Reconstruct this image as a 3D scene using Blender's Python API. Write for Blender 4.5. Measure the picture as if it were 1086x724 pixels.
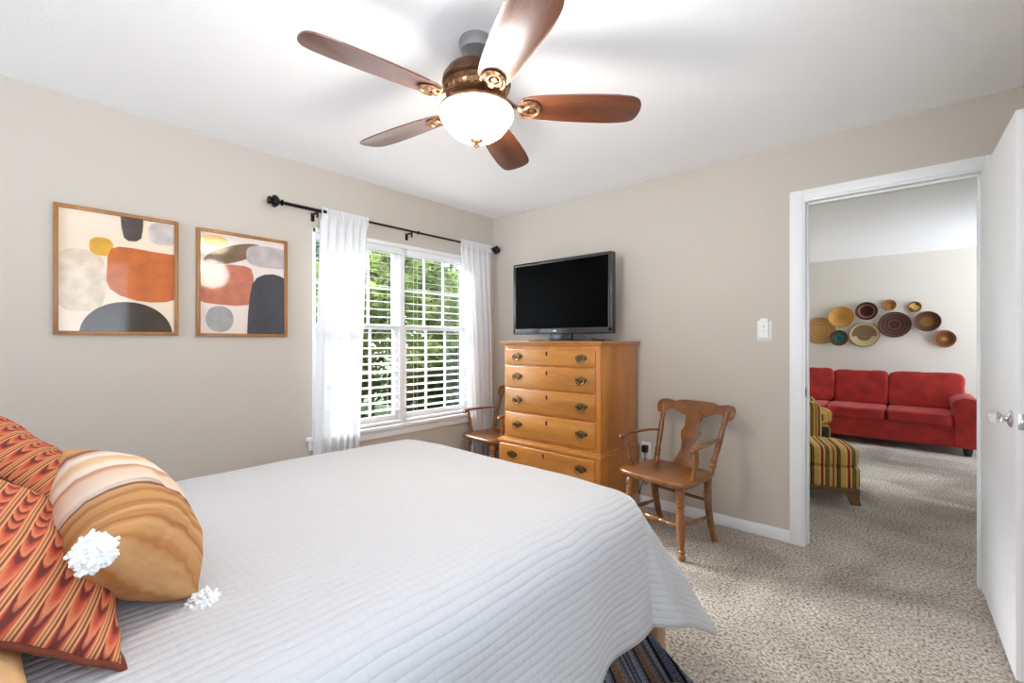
import bpy, bmesh, math, random
from mathutils import Vector, Matrix, noise
S = bpy.context.scene
for o in list(bpy.data.objects): bpy.data.objects.remove(o)
R = math.radians; PI = math.pi; sin = math.sin; cos = math.cos

# ------------------------------------------------------------------ camera, world, sun, exposure
cd = bpy.data.cameras.new('camera'); cam = bpy.data.objects.new('camera', cd); S.collection.objects.link(cam)
cam.location = (3.08, -3.197, 1.236); cam.rotation_euler = (R(90), 0, R(41.63))
cd.sensor_width = 36; cd.lens = 476 / 1086 * 36; cd.clip_start = 0.02
S.camera = cam
S.view_settings.view_transform = 'Standard'; S.view_settings.look = 'None'
S.view_settings.gamma = 1; S.view_settings.use_curve_mapping = False
S.view_settings.exposure = 1.98
W = bpy.data.worlds.new('world'); S.world = W; W.use_nodes = True
bgn = W.node_tree.nodes['Background']; bgn.inputs[1].default_value = 1.0
_N, _L = W.node_tree.nodes, W.node_tree.links     # pale sky; lower half made brighter as added fill for the ceiling
_t = _N.new('ShaderNodeTexCoord'); _s = _N.new('ShaderNodeSeparateXYZ'); _r = _N.new('ShaderNodeMapRange'); _m = _N.new('ShaderNodeMix'); _m.data_type = 'RGBA'
_r.inputs[1].default_value = -.12; _r.inputs[2].default_value = .12
_m.inputs[6].default_value = (2.4, 2.72, 3.14, 1); _m.inputs[7].default_value = (.74, .86, 1.03, 1)
_L.new(_t.outputs['Generated'], _s.inputs[0]); _L.new(_s.outputs[2], _r.inputs[0]); _L.new(_r.outputs[0], _m.inputs[0]); _L.new(_m.outputs[2], bgn.inputs[0])
sl = bpy.data.lights.new('sun', 'SUN'); sl.energy = 5; sl.angle = R(28); sl.color = (.97, .99, 1)
sun = bpy.data.objects.new('sun', sl); S.collection.objects.link(sun)
sun.rotation_euler = Vector((1, .12, -.66)).to_track_quat('-Z', 'Y').to_euler()

# ------------------------------------------------------------------ materials
def nm(name):
    m = bpy.data.materials.new(name); m.use_nodes = True
    return m, m.node_tree.nodes, m.node_tree.links, m.node_tree.nodes['Principled BSDF']
def lin(c):
    return tuple(((v/255)/12.92 if v/255 <= .04045 else ((v/255+.055)/1.055)**2.4) for v in c) + (1,)
def plain(name, c, rough=.6, metal=0, bump=0, bscale=60, coat=0, spec=.5, var=0, **kw):
    m, N, L, b = nm(name)
    b.inputs['Base Color'].default_value = lin(c); b.inputs['Roughness'].default_value = rough
    b.inputs['Metallic'].default_value = metal; b.inputs['Coat Weight'].default_value = coat
    b.inputs['Specular IOR Level'].default_value = spec
    for k, v in kw.items(): b.inputs[k.replace('_', ' ')].default_value = v
    if bump or var:
        t = N.new('ShaderNodeTexCoord'); n = N.new('ShaderNodeTexNoise'); n.inputs['Scale'].default_value = bscale
        n.inputs['Detail'].default_value = 4; L.new(t.outputs['Object'], n.inputs['Vector'])
        if bump:
            bp = N.new('ShaderNodeBump'); bp.inputs['Strength'].default_value = bump; bp.inputs['Distance'].default_value = .01
            L.new(n.outputs['Fac'], bp.inputs['Height']); L.new(bp.outputs['Normal'], b.inputs['Normal'])
        if var:
            r = N.new('ShaderNodeValToRGB'); d = [max(0, v*(1-var)) for v in c]; e = [min(255, v*(1+var)) for v in c]
            r.color_ramp.elements[0].position = .3; r.color_ramp.elements[1].position = .7
            r.color_ramp.elements[0].color = lin(d); r.color_ramp.elements[1].color = lin(e)
            L.new(n.outputs['Fac'], r.inputs['Fac']); L.new(r.outputs['Color'], b.inputs['Base Color'])
    return m
def ramp(N, stops, interp='LINEAR'):
    r = N.new('ShaderNodeValToRGB'); cr = r.color_ramp; cr.interpolation = interp
    while len(cr.elements) < len(stops): cr.elements.new(.5)
    for e, (p, c) in zip(cr.elements, stops): e.position = p; e.color = lin(c)
    return r
def math_n(N, L, op, a, b=None, c=None):
    n = N.new('ShaderNodeMath'); n.operation = op
    for i, v in enumerate((a, b, c)):
        if v is None: continue
        if isinstance(v, (int, float)): n.inputs[i].default_value = v
        else: L.new(v, n.inputs[i])
    return n.outputs[0]
def wood(name, dark, mid, light, axis='X', scale=9, rough=.35, coat=.3):
    m, N, L, b = nm(name)
    t = N.new('ShaderNodeTexCoord'); mp = N.new('ShaderNodeMapping')
    st = {'X': (.12, 1, 1), 'Y': (1, .12, 1), 'Z': (1, 1, .12)}[axis]
    mp.inputs['Scale'].default_value = st; L.new(t.outputs['Object'], mp.inputs['Vector'])
    n = N.new('ShaderNodeTexNoise'); n.inputs['Scale'].default_value = scale; n.inputs['Detail'].default_value = 6; n.inputs['Distortion'].default_value = .6
    L.new(mp.outputs[0], n.inputs['Vector'])
    n2 = N.new('ShaderNodeTexNoise'); n2.inputs['Scale'].default_value = scale*14; n2.inputs['Detail'].default_value = 3
    L.new(mp.outputs[0], n2.inputs['Vector'])
    f = math_n(N, L, 'ADD', math_n(N, L, 'MULTIPLY', n.outputs['Fac'], .7), math_n(N, L, 'MULTIPLY', n2.outputs['Fac'], .3))
    r = ramp(N, [(.33, dark), (.5, mid), (.66, light)]); L.new(f, r.inputs['Fac']); L.new(r.outputs['Color'], b.inputs['Base Color'])
    b.inputs['Roughness'].default_value = rough; b.inputs['Coat Weight'].default_value = coat; b.inputs['Coat Roughness'].default_value = .18
    if coat > .5: b.inputs['Coat IOR'].default_value = 1.9; b.inputs['Coat Roughness'].default_value = .36
    bp = N.new('ShaderNodeBump'); bp.inputs['Strength'].default_value = .06; bp.inputs['Distance'].default_value = .004
    L.new(n2.outputs['Fac'], bp.inputs['Height']); L.new(bp.outputs['Normal'], b.inputs['Normal'])
    return m

M = {}
M['wall'] = plain('wall_paint', (201, 192, 180), .85, bump=.06, bscale=90)
M['wall_far'] = plain('living_wall_paint', (212, 203, 190), .85, bump=.06, bscale=90)
M['ceiling'] = plain('ceiling_paint', (248, 248, 248), .95, bump=.12, bscale=70)
M['trim'] = plain('white_trim', (240, 240, 241), .4)
M['door'] = plain('white_door_paint', (238, 238, 240), .45)
M['white_plastic'] = plain('white_plastic', (238, 238, 236), .4)
M['blind'] = plain('white_blind', (242, 242, 242), .5)
M['black_metal'] = plain('black_metal', (22, 21, 22), .35, metal=.6)
M['black_plastic'] = plain('black_plastic', (16, 16, 18), .3)
M['gloss_black'] = plain('gloss_black', (38, 38, 42), .18, coat=.6)
M['screen'] = plain('dark_screen', (1, 1, 1), .35, spec=.04)
M['silver'] = plain('silver_mark', (190, 190, 195), .3, metal=.7)
M['button_grey'] = plain('button_grey', (214, 216, 218), .5)
M['maple'] = wood('honey_maple', (156, 98, 36), (184, 120, 48), (200, 140, 64), 'X', 7, .3, .5)
M['maple_side'] = wood('honey_maple_side', (166, 98, 38), (192, 120, 50), (206, 138, 64), 'Z', 7, .35, .25)  # same maple; tone lifted to make up for dim light on the side
M['chair_wood'] = wood('chair_maple', (96, 54, 22), (128, 78, 36), (150, 98, 50), 'Y', 9, .32, .35)
M['chair_post'] = wood('chair_turned_maple', (100, 58, 26), (134, 84, 42), (158, 106, 58), 'Z', 9, .32, .35)
M['frame_wood'] = wood('print_frame_wood', (132, 84, 38), (160, 108, 54), (182, 130, 70), 'Z', 12, .45, .1)
M['dark_wood'] = wood('dark_blade_wood', (58, 26, 14), (100, 52, 30), (132, 78, 48), 'X', 11, .3, .65)
M['blade_edge'] = M['dark_wood']
M['leg_wood'] = wood('weathered_leg_wood', (92, 62, 36), (126, 90, 56), (150, 112, 74), 'X', 10, .5, .05)
M['tan_wood'] = wood('tan_bed_wood', (150, 104, 64), (196, 152, 110), (214, 176, 136), 'Z', 10, .5, .05)
M['bronze'] = plain('antique_bronze', (158, 122, 92), .3, metal=.85, var=.2, bscale=40)
M['bronze_dark'] = plain('dark_bronze', (96, 66, 46), .35, metal=.8, var=.2, bscale=40)
M['brass'] = plain('aged_brass', (122, 98, 66), .32, metal=.9, var=.25, bscale=120)
M['keyhole'] = plain('dark_keyhole_brass', (58, 40, 24), .4, metal=.7)
M['chrome'] = plain('brushed_nickel', (205, 205, 206), .25, metal=.9)
M['crystal'] = plain('clear_crystal', (250, 250, 250), .03, Transmission_Weight=.85, IOR=1.5)
M['strike'] = plain('strike_metal', (70, 66, 62), .4, metal=.8)
M['mattress'] = plain('mattress_white', (232, 230, 226), .9)
M['grey_sheet'] = plain('grey_lining', (150, 152, 158), .9)
M['tan_cloth'] = plain('tan_pillowcase', (226, 178, 124), .9, bump=.2, bscale=120)
M['tassel'] = plain('white_tassel_yarn', (246, 245, 243), .95)
M['pipe'] = plain('dark_red_piping', (110, 48, 26), .8)
M['red'] = plain('red_microsuede', (160, 34, 24), .85, bump=.35, bscale=9, var=.12, Sheen_Weight=.08)
M['black_foot'] = plain('dark_foot', (34, 24, 22), .4)
M['soil'] = plain('lawn_soil', (66, 92, 44), .95, var=.3, bscale=4)
M['bark'] = plain('tree_bark', (72, 58, 44), .9, bump=.5, bscale=20)

# glass for window panes (thin)
m, N, L, b = nm('window_glass')
g = N.new('ShaderNodeBsdfGlossy'); g.inputs['Roughness'].default_value = .02; t = N.new('ShaderNodeBsdfTransparent'); mx = N.new('ShaderNodeMixShader')
lw = N.new('ShaderNodeLayerWeight'); lw.inputs[0].default_value = .5
fr = math_n(N, L, 'ADD', math_n(N, L, 'MULTIPLY', math_n(N, L, 'POWER', lw.outputs['Facing'], 5), .9), .04)
L.new(fr, mx.inputs[0]); L.new(t.outputs[0], mx.inputs[1]); L.new(g.outputs[0], mx.inputs[2])
L.new(mx.outputs[0], N['Material Output'].inputs['Surface']); M['glass'] = m
m2 = m.copy(); m2.name = 'print_glass'; M['print_glass'] = m2
for nd in m2.node_tree.nodes:
    if nd.type == 'BSDF_GLOSSY': nd.inputs['Roughness'].default_value = .06
# sheer curtain
m, N, L, b = nm('sheer_curtain')
d = N.new('ShaderNodeBsdfDiffuse'); d.inputs[0].default_value = (.84, .84, .85, 1)
tl = N.new('ShaderNodeBsdfTranslucent'); tl.inputs[0].default_value = (.85, .85, .86, 1)
tr = N.new('ShaderNodeBsdfTransparent'); m1 = N.new('ShaderNodeMixShader'); m1.inputs[0].default_value = .22
mx = N.new('ShaderNodeMixShader'); mx.inputs[0].default_value = .05
L.new(d.outputs[0], m1.inputs[1]); L.new(tl.outputs[0], m1.inputs[2]); L.new(m1.outputs[0], mx.inputs[1]); L.new(tr.outputs[0], mx.inputs[2])
L.new(mx.outputs[0], N['Material Output'].inputs['Surface']); M['sheer'] = m
# lamp bowl
m, N, L, b = nm('lamp_bowl_glass')
b.inputs['Base Color'].default_value = lin((250, 236, 214)); b.inputs['Roughness'].default_value = .3
lw = N.new('ShaderNodeTexNoise'); lw.inputs['Scale'].default_value = 9
r = ramp(N, [(.3, (255, 226, 180)), (.75, (255, 240, 214))]); L.new(lw.outputs['Fac'], r.inputs['Fac'])
L.new(r.outputs['Color'], b.inputs['Emission Color']); b.inputs['Emission Strength'].default_value = 5.0; M['bowl'] = m
# carpet
m, N, L, b = nm('carpet')
t = N.new('ShaderNodeTexCoord')
n1 = N.new('ShaderNodeTexNoise'); n1.inputs['Scale'].default_value = 80; n1.inputs['Detail'].default_value = 5; n1.inputs['Roughness'].default_value = .65
n2 = N.new('ShaderNodeTexNoise'); n2.inputs['Scale'].default_value = 1.6; n2.inputs['Detail'].default_value = 4; n2.inputs['Distortion'].default_value = .8
n3 = N.new('ShaderNodeTexVoronoi'); n3.inputs['Scale'].default_value = 120
for n in (n1, n2, n3): L.new(t.outputs['Object'], n.inputs['Vector'])
r = ramp(N, [(.33, (104, 95, 85)), (.43, (168, 157, 145)), (.51, (212, 202, 190)), (.64, (240, 231, 221))]); L.new(n1.outputs['Fac'], r.inputs['Fac'])
r2 = ramp(N, [(.38, (212, 211, 209)), (.62, (255, 255, 255))]); L.new(n2.outputs['Fac'], r2.inputs['Fac'])
mu = N.new('ShaderNodeMix'); mu.data_type = 'RGBA'; mu.blend_type = 'MULTIPLY'; mu.inputs[0].default_value = 1
L.new(r.outputs['Color'], mu.inputs[6]); L.new(r2.outputs['Color'], mu.inputs[7]); L.new(mu.outputs[2], b.inputs['Base Color'])
b.inputs['Roughness'].default_value = 1; b.inputs['Specular IOR Level'].default_value = .1
h = math_n(N, L, 'ADD', n1.outputs['Fac'], math_n(N, L, 'MULTIPLY', n3.outputs['Distance'], -.6))
bp = N.new('ShaderNodeBump'); bp.inputs['Strength'].default_value = .9; bp.inputs['Distance'].default_value = .012
L.new(h, bp.inputs['Height']); L.new(bp.outputs['Normal'], b.inputs['Normal']); M['carpet'] = m
# quilt: channel stitching in cloth coordinates (UV in metres)
m, N, L, b = nm('white_quilt')
b.inputs['Base Color'].default_value = lin((203, 203, 205)); b.inputs['Roughness'].default_value = .9; b.inputs['Sheen Weight'].default_value = .2
uv = N.new('ShaderNodeUVMap'); sp = N.new('ShaderNodeSeparateXYZ'); L.new(uv.outputs[0], sp.inputs[0])
nz = N.new('ShaderNodeTexNoise'); nz.inputs['Scale'].default_value = 55; nz.inputs['Detail'].default_value = 3; L.new(uv.outputs[0], nz.inputs['Vector'])
nb = N.new('ShaderNodeTexNoise'); nb.inputs['Scale'].default_value = 5; L.new(uv.outputs[0], nb.inputs['Vector'])
uu = math_n(N, L, 'ADD', sp.outputs[0], math_n(N, L, 'MULTIPLY', nb.outputs['Fac'], .02))
row = math_n(N, L, 'ABSOLUTE', math_n(N, L, 'SINE', math_n(N, L, 'MULTIPLY', uu, PI/.0225)))
row = math_n(N, L, 'POWER', row, .45)
row2 = math_n(N, L, 'ABSOLUTE', math_n(N, L, 'SINE', math_n(N, L, 'MULTIPLY', sp.outputs[1], PI/.021)))
hh = math_n(N, L, 'ADD', row, math_n(N, L, 'ADD', math_n(N, L, 'MULTIPLY', nz.outputs['Fac'], .55), math_n(N, L, 'MULTIPLY', row2, .12)))
bp = N.new('ShaderNodeBump'); bp.inputs['Strength'].default_value = .38; bp.inputs['Distance'].default_value = .006
L.new(hh, bp.inputs['Height']); L.new(bp.outputs['Normal'], b.inputs['Normal']); M['quilt'] = m
# striped fabric of armchair and ottoman; stripes across UV.x (metres)
def stripes(name, stops, period, rough=.9, noise_amt=0, vert=False, weave=0):
    m, N, L, b = nm(name); uv = N.new('ShaderNodeUVMap'); sp = N.new('ShaderNodeSeparateXYZ'); L.new(uv.outputs[0], sp.inputs[0])
    x = math_n(N, L, 'DIVIDE', sp.outputs[1 if vert else 0], period)
    nz = N.new('ShaderNodeTexNoise'); nz.inputs['Scale'].default_value = 30; nz.inputs['Detail'].default_value = 5
    mpp = N.new('ShaderNodeMapping'); mpp.inputs['Scale'].default_value = (1, .18, 1) if noise_amt else (1, 1, 1); L.new(uv.outputs[0], mpp.inputs['Vector']); L.new(mpp.outputs[0], nz.inputs['Vector'])
    if noise_amt: x = math_n(N, L, 'ADD', x, math_n(N, L, 'MULTIPLY', math_n(N, L, 'SUBTRACT', nz.outputs['Fac'], .5), noise_amt))
    fr = math_n(N, L, 'FRACT', x)
    r = ramp(N, stops, 'CONSTANT' if not noise_amt else 'LINEAR'); L.new(fr, r.inputs['Fac']); col = r.outputs['Color']
    if weave:
        wn = N.new('ShaderNodeTexNoise'); wn.inputs['Scale'].default_value = 190; wn.inputs['Detail'].default_value = 2; L.new(uv.outputs[0], wn.inputs['Vector'])
        r3 = ramp(N, [(.36, (255*(1-weave),)*3), (.62, (255, 255, 255))]); L.new(wn.outputs['Fac'], r3.inputs['Fac'])
        mu = N.new('ShaderNodeMix'); mu.data_type = 'RGBA'; mu.blend_type = 'MULTIPLY'; mu.inputs[0].default_value = 1
        L.new(col, mu.inputs[6]); L.new(r3.outputs['Color'], mu.inputs[7]); col = mu.outputs[2]
    L.new(col, b.inputs['Base Color']); b.inputs['Roughness'].default_value = rough; b.inputs['Specular IOR Level'].default_value = .2
    bp = N.new('ShaderNodeBump'); bp.inputs['Strength'].default_value = .35; bp.inputs['Distance'].default_value = .004
    L.new(nz.outputs['Fac'], bp.inputs['Height']); L.new(bp.outputs['Normal'], b.inputs['Normal'])
    return m
Y_, T_, RD, OL, DK = (214, 170, 88), (222, 188, 124), (158, 56, 34), (122, 104, 60), (52, 54, 40)
M['stripe'] = stripes('striped_upholstery', [(0, Y_), (.1, DK), (.16, OL), (.2, DK), (.24, Y_), (.42, T_), (.5, RD), (.6, T_), (.66, OL), (.8, DK), (.82, Y_), (.94, RD)], .17)
BL, BK, BR, GR = (104, 112, 132), (28, 28, 34), (128, 98, 80), (138, 142, 156)
M['throw'] = stripes('woven_throw', [(0, BL), (.12, BK), (.16, GR), (.28, BL), (.34, BK), (.4, BR), (.56, (160, 122, 98)), (.62, BL), (.74, BK), (.78, BR), (.84, GR), (.93, BK)], .19, weave=.65)
BG, CR, DR = (176, 118, 62), (238, 224, 206), (112, 52, 40)
M['pillow_stripe'] = stripes('striped_pillow', [(0, (168, 112, 60)), (.06, (206, 158, 108)), (.09, (172, 116, 66)), (.14, (200, 152, 102)), (.17, (160, 104, 56)), (.22, (208, 160, 112)), (.25, (170, 114, 64)), (.30, (198, 150, 98)), (.33, (164, 108, 60)), (.37, (206, 158, 108)), (.40, DR), (.43, (232, 214, 196)), (.56, (226, 196, 168)), (.60, (200, 140, 112)), (.63, CR), (.72, (222, 178, 128)), (.78, CR), (.83, (150, 78, 66)), (.86, (206, 156, 100)), (1, (212, 166, 110))], 1.0, noise_amt=.09)
# ikat rows of arches, UV in metres
m, N, L, b = nm('ikat_fabric')
uv = N.new('ShaderNodeUVMap'); sp = N.new('ShaderNodeSeparateXYZ'); L.new(uv.outputs[0], sp.inputs[0])
nz = N.new('ShaderNodeTexNoise'); nz.inputs['Scale'].default_value = 60; nz.inputs['Detail'].default_value = 6; L.new(uv.outputs[0], nz.inputs['Vector'])
jit = math_n(N, L, 'MULTIPLY', math_n(N, L, 'SUBTRACT', nz.outputs['Fac'], .5), .5)
fx = math_n(N, L, 'FRACT', math_n(N, L, 'DIVIDE', sp.outputs[0], .036))
base = ramp(N, [(0, (120, 52, 30)), (.05, (232, 168, 112)), (.15, (146, 70, 42)), (.19, (236, 176, 122)), (.27, (196, 92, 56)), (.5, (214, 92, 58)), (.8, (206, 84, 52)), (.88, (236, 172, 118)), (.97, (120, 52, 30))]); L.new(fx, base.inputs['Fac'])
cx = math_n(N, L, 'ABSOLUTE', math_n(N, L, 'SUBTRACT', fx, .575))          # distance from the row's middle
inrow = math_n(N, L, 'LESS_THAN', cx, .27)
vy = math_n(N, L, 'ADD', math_n(N, L, 'DIVIDE', sp.outputs[1], .050), math_n(N, L, 'MULTIPLY', math_n(N, L, 'MULTIPLY', cx, cx), 7.0))
fy = math_n(N, L, 'FRACT', math_n(N, L, 'ADD', vy, jit))
arch = ramp(N, [(0, (104, 38, 30)), (.22, (118, 42, 32)), (.36, (182, 66, 46)), (.60, (208, 102, 66)), (.86, (216, 132, 88)), (1, (150, 66, 46))]); L.new(fy, arch.inputs['Fac'])
mx = N.new('ShaderNodeMix'); mx.data_type = 'RGBA'; L.new(inrow, mx.inputs[0]); L.new(base.outputs['Color'], mx.inputs[6]); L.new(arch.outputs['Color'], mx.inputs[7])
L.new(mx.outputs[2], b.inputs['Base Color']); b.inputs['Roughness'].default_value = .75; M['ikat'] = m
# leaves
def leafmat(name, a, c):
    m, N, L, b = nm(name); oi = N.new('ShaderNodeTexCoord'); n = N.new('ShaderNodeTexNoise'); n.inputs['Scale'].default_value = 5
    n.inputs['Detail'].default_value = 6
    L.new(oi.outputs['Object'], n.inputs['Vector']); r = ramp(N, [(.35, a), (.65, c)]); L.new(n.outputs['Fac'], r.inputs['Fac'])
    d = N.new('ShaderNodeBsdfDiffuse'); t = N.new('ShaderNodeBsdfTranslucent'); x = N.new('ShaderNodeMixShader'); x.inputs[0].default_value = .5
    L.new(r.outputs['Color'], d.inputs[0]); L.new(r.outputs['Color'], t.inputs[0]); L.new(d.outputs[0], x.inputs[1]); L.new(t.outputs[0], x.inputs[2])
    L.new(x.outputs[0], N['Material Output'].inputs['Surface']); return m
M['leaf_light'] = leafmat('leaf_light', (96, 118, 58), (158, 174, 104))
M['leaf_mid'] = leafmat('leaf_mid', (54, 74, 40), (108, 130, 74))
M['leaf_dark'] = leafmat('leaf_dark', (32, 48, 26), (72, 92, 48))
# baskets: concentric rings in local coordinates (radius fraction)
def basket_mat(name, stops, radial=0, sect=None):
    m, N, L, b = nm(name); t = N.new('ShaderNodeUVMap'); sp = N.new('ShaderNodeSeparateXYZ'); L.new(t.outputs[0], sp.inputs[0])
    r = ramp(N, stops, 'CONSTANT'); nz = N.new('ShaderNodeTexNoise'); nz.inputs['Scale'].default_value = 9; L.new(t.outputs[0], nz.inputs['Vector'])
    x = sp.outputs[0]
    if sect:   # wedge blocks of a second colour
        w = math_n(N, L, 'GREATER_THAN', math_n(N, L, 'SINE', math_n(N, L, 'MULTIPLY', sp.outputs[1], 2*PI*sect[0])), sect[1])
    L.new(x, r.inputs['Fac']); col = r.outputs['Color']
    if sect:
        rr = math_n(N, L, 'MULTIPLY', w, math_n(N, L, 'MULTIPLY', math_n(N, L, 'GREATER_THAN', x, sect[3]), math_n(N, L, 'LESS_THAN', x, sect[4])))
        mu = N.new('ShaderNodeMix'); mu.data_type = 'RGBA'; L.new(rr, mu.inputs[0]); L.new(col, mu.inputs[6]); mu.inputs[7].default_value = lin(sect[2]); col = mu.outputs[2]
    L.new(col, b.inputs['Base Color']); b.inputs['Roughness'].default_value = .8
    h = math_n(N, L, 'ADD', math_n(N, L, 'SINE', math_n(N, L, 'MULTIPLY', x, 2*PI*14)), math_n(N, L, 'SINE', math_n(N, L, 'MULTIPLY', sp.outputs[1], 2*PI*70)))
    bp = N.new('ShaderNodeBump'); bp.inputs['Strength'].default_value = .5; bp.inputs['Distance'].default_value = .004
    L.new(h, bp.inputs['Height']); L.new(bp.outputs['Normal'], b.inputs['Normal']); return m

# ------------------------------------------------------------------ mesh helpers
class MB:
    def __init__(s): s.bm = bmesh.new()
    def box(s, x0, x1, y0, y1, z0, z1, bev=0, seg=2, mat=None):
        g = bmesh.ops.create_cube(s.bm, size=1); vs = g['verts']
        for v in vs:
            v.co = Vector(((x0+x1)/2+v.co.x*(x1-x0), (y0+y1)/2+v.co.y*(y1-y0), (z0+z1)/2+v.co.z*(z1-z0)))
        if bev:
            es = list({e for v in vs for e in v.link_edges})
            r = bmesh.ops.bevel(s.bm, geom=es, offset=bev, segments=seg, profile=.5, affect='EDGES'); vs = list({v for f in r['faces'] for v in f.verts} | {v for v in vs if v.is_valid})
        if mat is not None:
            for v in vs: v.co = mat @ v.co
        return vs
    def lathe(s, prof, seg=20, mat=None, uv=False):
        """prof: (radius, z) list, revolved about Z"""
        rings = []; mat = mat or Matrix()
        for r, z in prof:
            if r < 1e-5: rings.append([s.bm.verts.new(mat @ Vector((0, 0, z)))])
            else: rings.append([s.bm.verts.new(mat @ Vector((r*cos(2*PI*i/seg), r*sin(2*PI*i/seg), z))) for i in range(seg)])
        for k in range(len(rings)-1):
            A, B = rings[k], rings[k+1]
            for i in range(seg):
                j = (i+1) % seg
                if len(A) == 1 and len(B) == 1: break
                if len(A) == 1: f = [A[0], B[j], B[i]]
                elif len(B) == 1: f = [A[i], A[j], B[0]]
                else: f = [A[i], A[j], B[j], B[i]]
                s.bm.faces.new(f)
        for ring, flip in ((rings[0], True), (rings[-1], False)):
            if len(ring) > 2: s.bm.faces.new(ring[::-1] if flip else ring)
    def rod(s, a, b, prof, seg=14):
        """turned spindle from a to b; prof: (t 0..1, radius)"""
        a, b = Vector(a), Vector(b); d = b-a
        q = d.to_track_quat('Z', 'Y').to_matrix().to_4x4(); s.lathe([(r, t*d.length) for t, r in prof], seg, Matrix.Translation(a) @ q)
    def tube(s, pts, r, seg=8, closed=False, flat=1.0):
        pts = [Vector(p) for p in pts]; n = len(pts); rings = []
        up = Vector((0, 0, 1)); prev = None
        for i, p in enumerate(pts):
            if closed: d = pts[(i+1) % n]-pts[i-1]
            else: d = pts[min(i+1, n-1)]-pts[max(i-1, 0)]
            d.normalize(); u = (up if abs(d.z) < .9 else Vector((1, 0, 0))) if prev is None else prev
            x = d.cross(u); x.normalize(); y = x.cross(d); y.normalize(); prev = y
            rr = r[i] if isinstance(r, (list, tuple)) else r
            rings.append([s.bm.verts.new(p+x*rr*cos(2*PI*k/seg)+y*rr*flat*sin(2*PI*k/seg)) for k in range(seg)])
        m = n if closed else n-1
        for i in range(m):
            A, B = rings[i], rings[(i+1) % n]
            for k in range(seg): s.bm.faces.new([A[k], A[(k+1) % seg], B[(k+1) % seg], B[k]])
        if not closed: s.bm.faces.new(rings[0][::-1]); s.bm.faces.new(rings[-1])
    def prism(s, pts, t, mat=None, bev=0):
        """2-D outline in XY extruded along Z from 0 to t"""
        vs = [s.bm.verts.new(Vector((x, y, 0))) for x, y in pts]; f = s.bm.faces.new(vs); 
        r = bmesh.ops.extrude_face_region(s.bm, geom=[f]); top = [v for v in r['geom'] if isinstance(v, bmesh.types.BMVert)]
        for v in top: v.co.z += t
        allv = vs+top
        if bev:
            es = [e for v in top for e in v.link_edges if e.other_vert(v) in top] + [e for v in vs for e in v.link_edges if e.other_vert(v) in vs]
            rr = bmesh.ops.bevel(s.bm, geom=list(set(es)), offset=bev, segments=2, profile=.5, affect='EDGES'); allv = list({v for v in allv if v.is_valid} | {v for ff in rr['faces'] for v in ff.verts})
        if mat is not None:
            for v in allv: v.co = mat @ v.co
        return allv
    def grid(s, fn, nu, nv, uvfn=None, closed_u=False):
        V = [[s.bm.verts.new(fn(i/nu, j/nv)) for j in range(nv+1)] for i in range(nu+1)]
        lay = s.bm.loops.layers.uv.verify() if uvfn else None
        for i in range(nu):
            for j in range(nv):
                f = s.bm.faces.new([V[i][j], V[i+1][j], V[i+1][j+1], V[i][j+1]])
                if lay:
                    for lp, (a, b_) in zip(f.loops, ((i, j), (i+1, j), (i+1, j+1), (i, j+1))): lp[lay].uv = uvfn(a/nu, b_/nv)
        return V
    def boxuv(s, ax=0, ay=2, off=0, fn=None):
        """UV in metres from local coordinates"""
        lay = s.bm.loops.layers.uv.verify()
        for f in s.bm.faces:
            for lp in f.loops: lp[lay].uv = fn(lp.vert.co) if fn else (lp.vert.co[ax]+off, lp.vert.co[ay])
    def build(s, name, mat, parent=None, angle=35, recalc=True, thick=None):
        me = bpy.data.meshes.new(name)
        if recalc: bmesh.ops.recalc_face_normals(s.bm, faces=s.bm.faces)
        for f in s.bm.faces: f.smooth = True
        s.bm.to_mesh(me); s.bm.free()
        try: me.set_sharp_from_angle(angle=R(angle))
        except Exception: pass
        for mm in (mat if isinstance(mat, (list, tuple)) else [mat]): me.materials.append(mm)
        o = bpy.data.objects.new(name, me); S.collection.objects.link(o)
        if parent: o.parent = parent
        if thick:
            md = o.modifiers.new('t', 'SOLIDIFY'); md.thickness = thick; md.offset = -1
        return o
def tag(o, label, cat, group=None, kind=None):
    o['label'] = label; o['category'] = cat
    if group: o['group'] = group
    if kind: o['kind'] = kind
    return o
def struct(o, label=None, cat=None):
    o['kind'] = 'structure'
    if label: o['label'] = label; o['category'] = cat
    return o
def thing(name, label, cat, loc=(0, 0, 0), rz=0, group=None, kind=None):
    o = bpy.data.objects.new(name, None); o.empty_display_size = .05; S.collection.objects.link(o)
    o.location = loc; o.rotation_euler = (0, 0, R(rz)); return tag(o, label, cat, group, kind)
def children(o): return [c for c in bpy.data.objects if c.parent == o]
def copy_tree(o, parent=None):
    c = o.copy(); S.collection.objects.link(c)
    if parent: c.parent = parent
    for ch in children(o): copy_tree(ch, c)
    return c
def rrect(cx, cy, hx, hy, p=3.2, n=40, rot=0):
    out = []
    for i in range(n):
        a = 2*PI*i/n; ca, sa = cos(a), sin(a)
        x = hx*math.copysign(abs(ca)**(2/p), ca); y = hy*math.copysign(abs(sa)**(2/p), sa)
        out.append((cx+x*cos(rot)-y*sin(rot), cy+x*sin(rot)+y*cos(rot)))
    return out
def smooth(pts, n=6, closed=False):
    """Catmull-Rom through the points"""
    P = [Vector(p) for p in pts]; out = []; m = len(P)
    for i in range(m if closed else m-1):
        p0 = P[i-1] if (closed or i > 0) else P[0]; p1 = P[i]; p2 = P[(i+1) % m]; p3 = P[(i+2) % m] if (closed or i+2 < m) else P[-1]
        for k in range(n):
            t = k/n; out.append(.5*((2*p1)+(p2-p0)*t+(2*p0-5*p1+4*p2-p3)*t*t+(3*p1-p0-3*p2+p3)*t**3))
    if not closed: out.append(P[-1])
    return out

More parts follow.
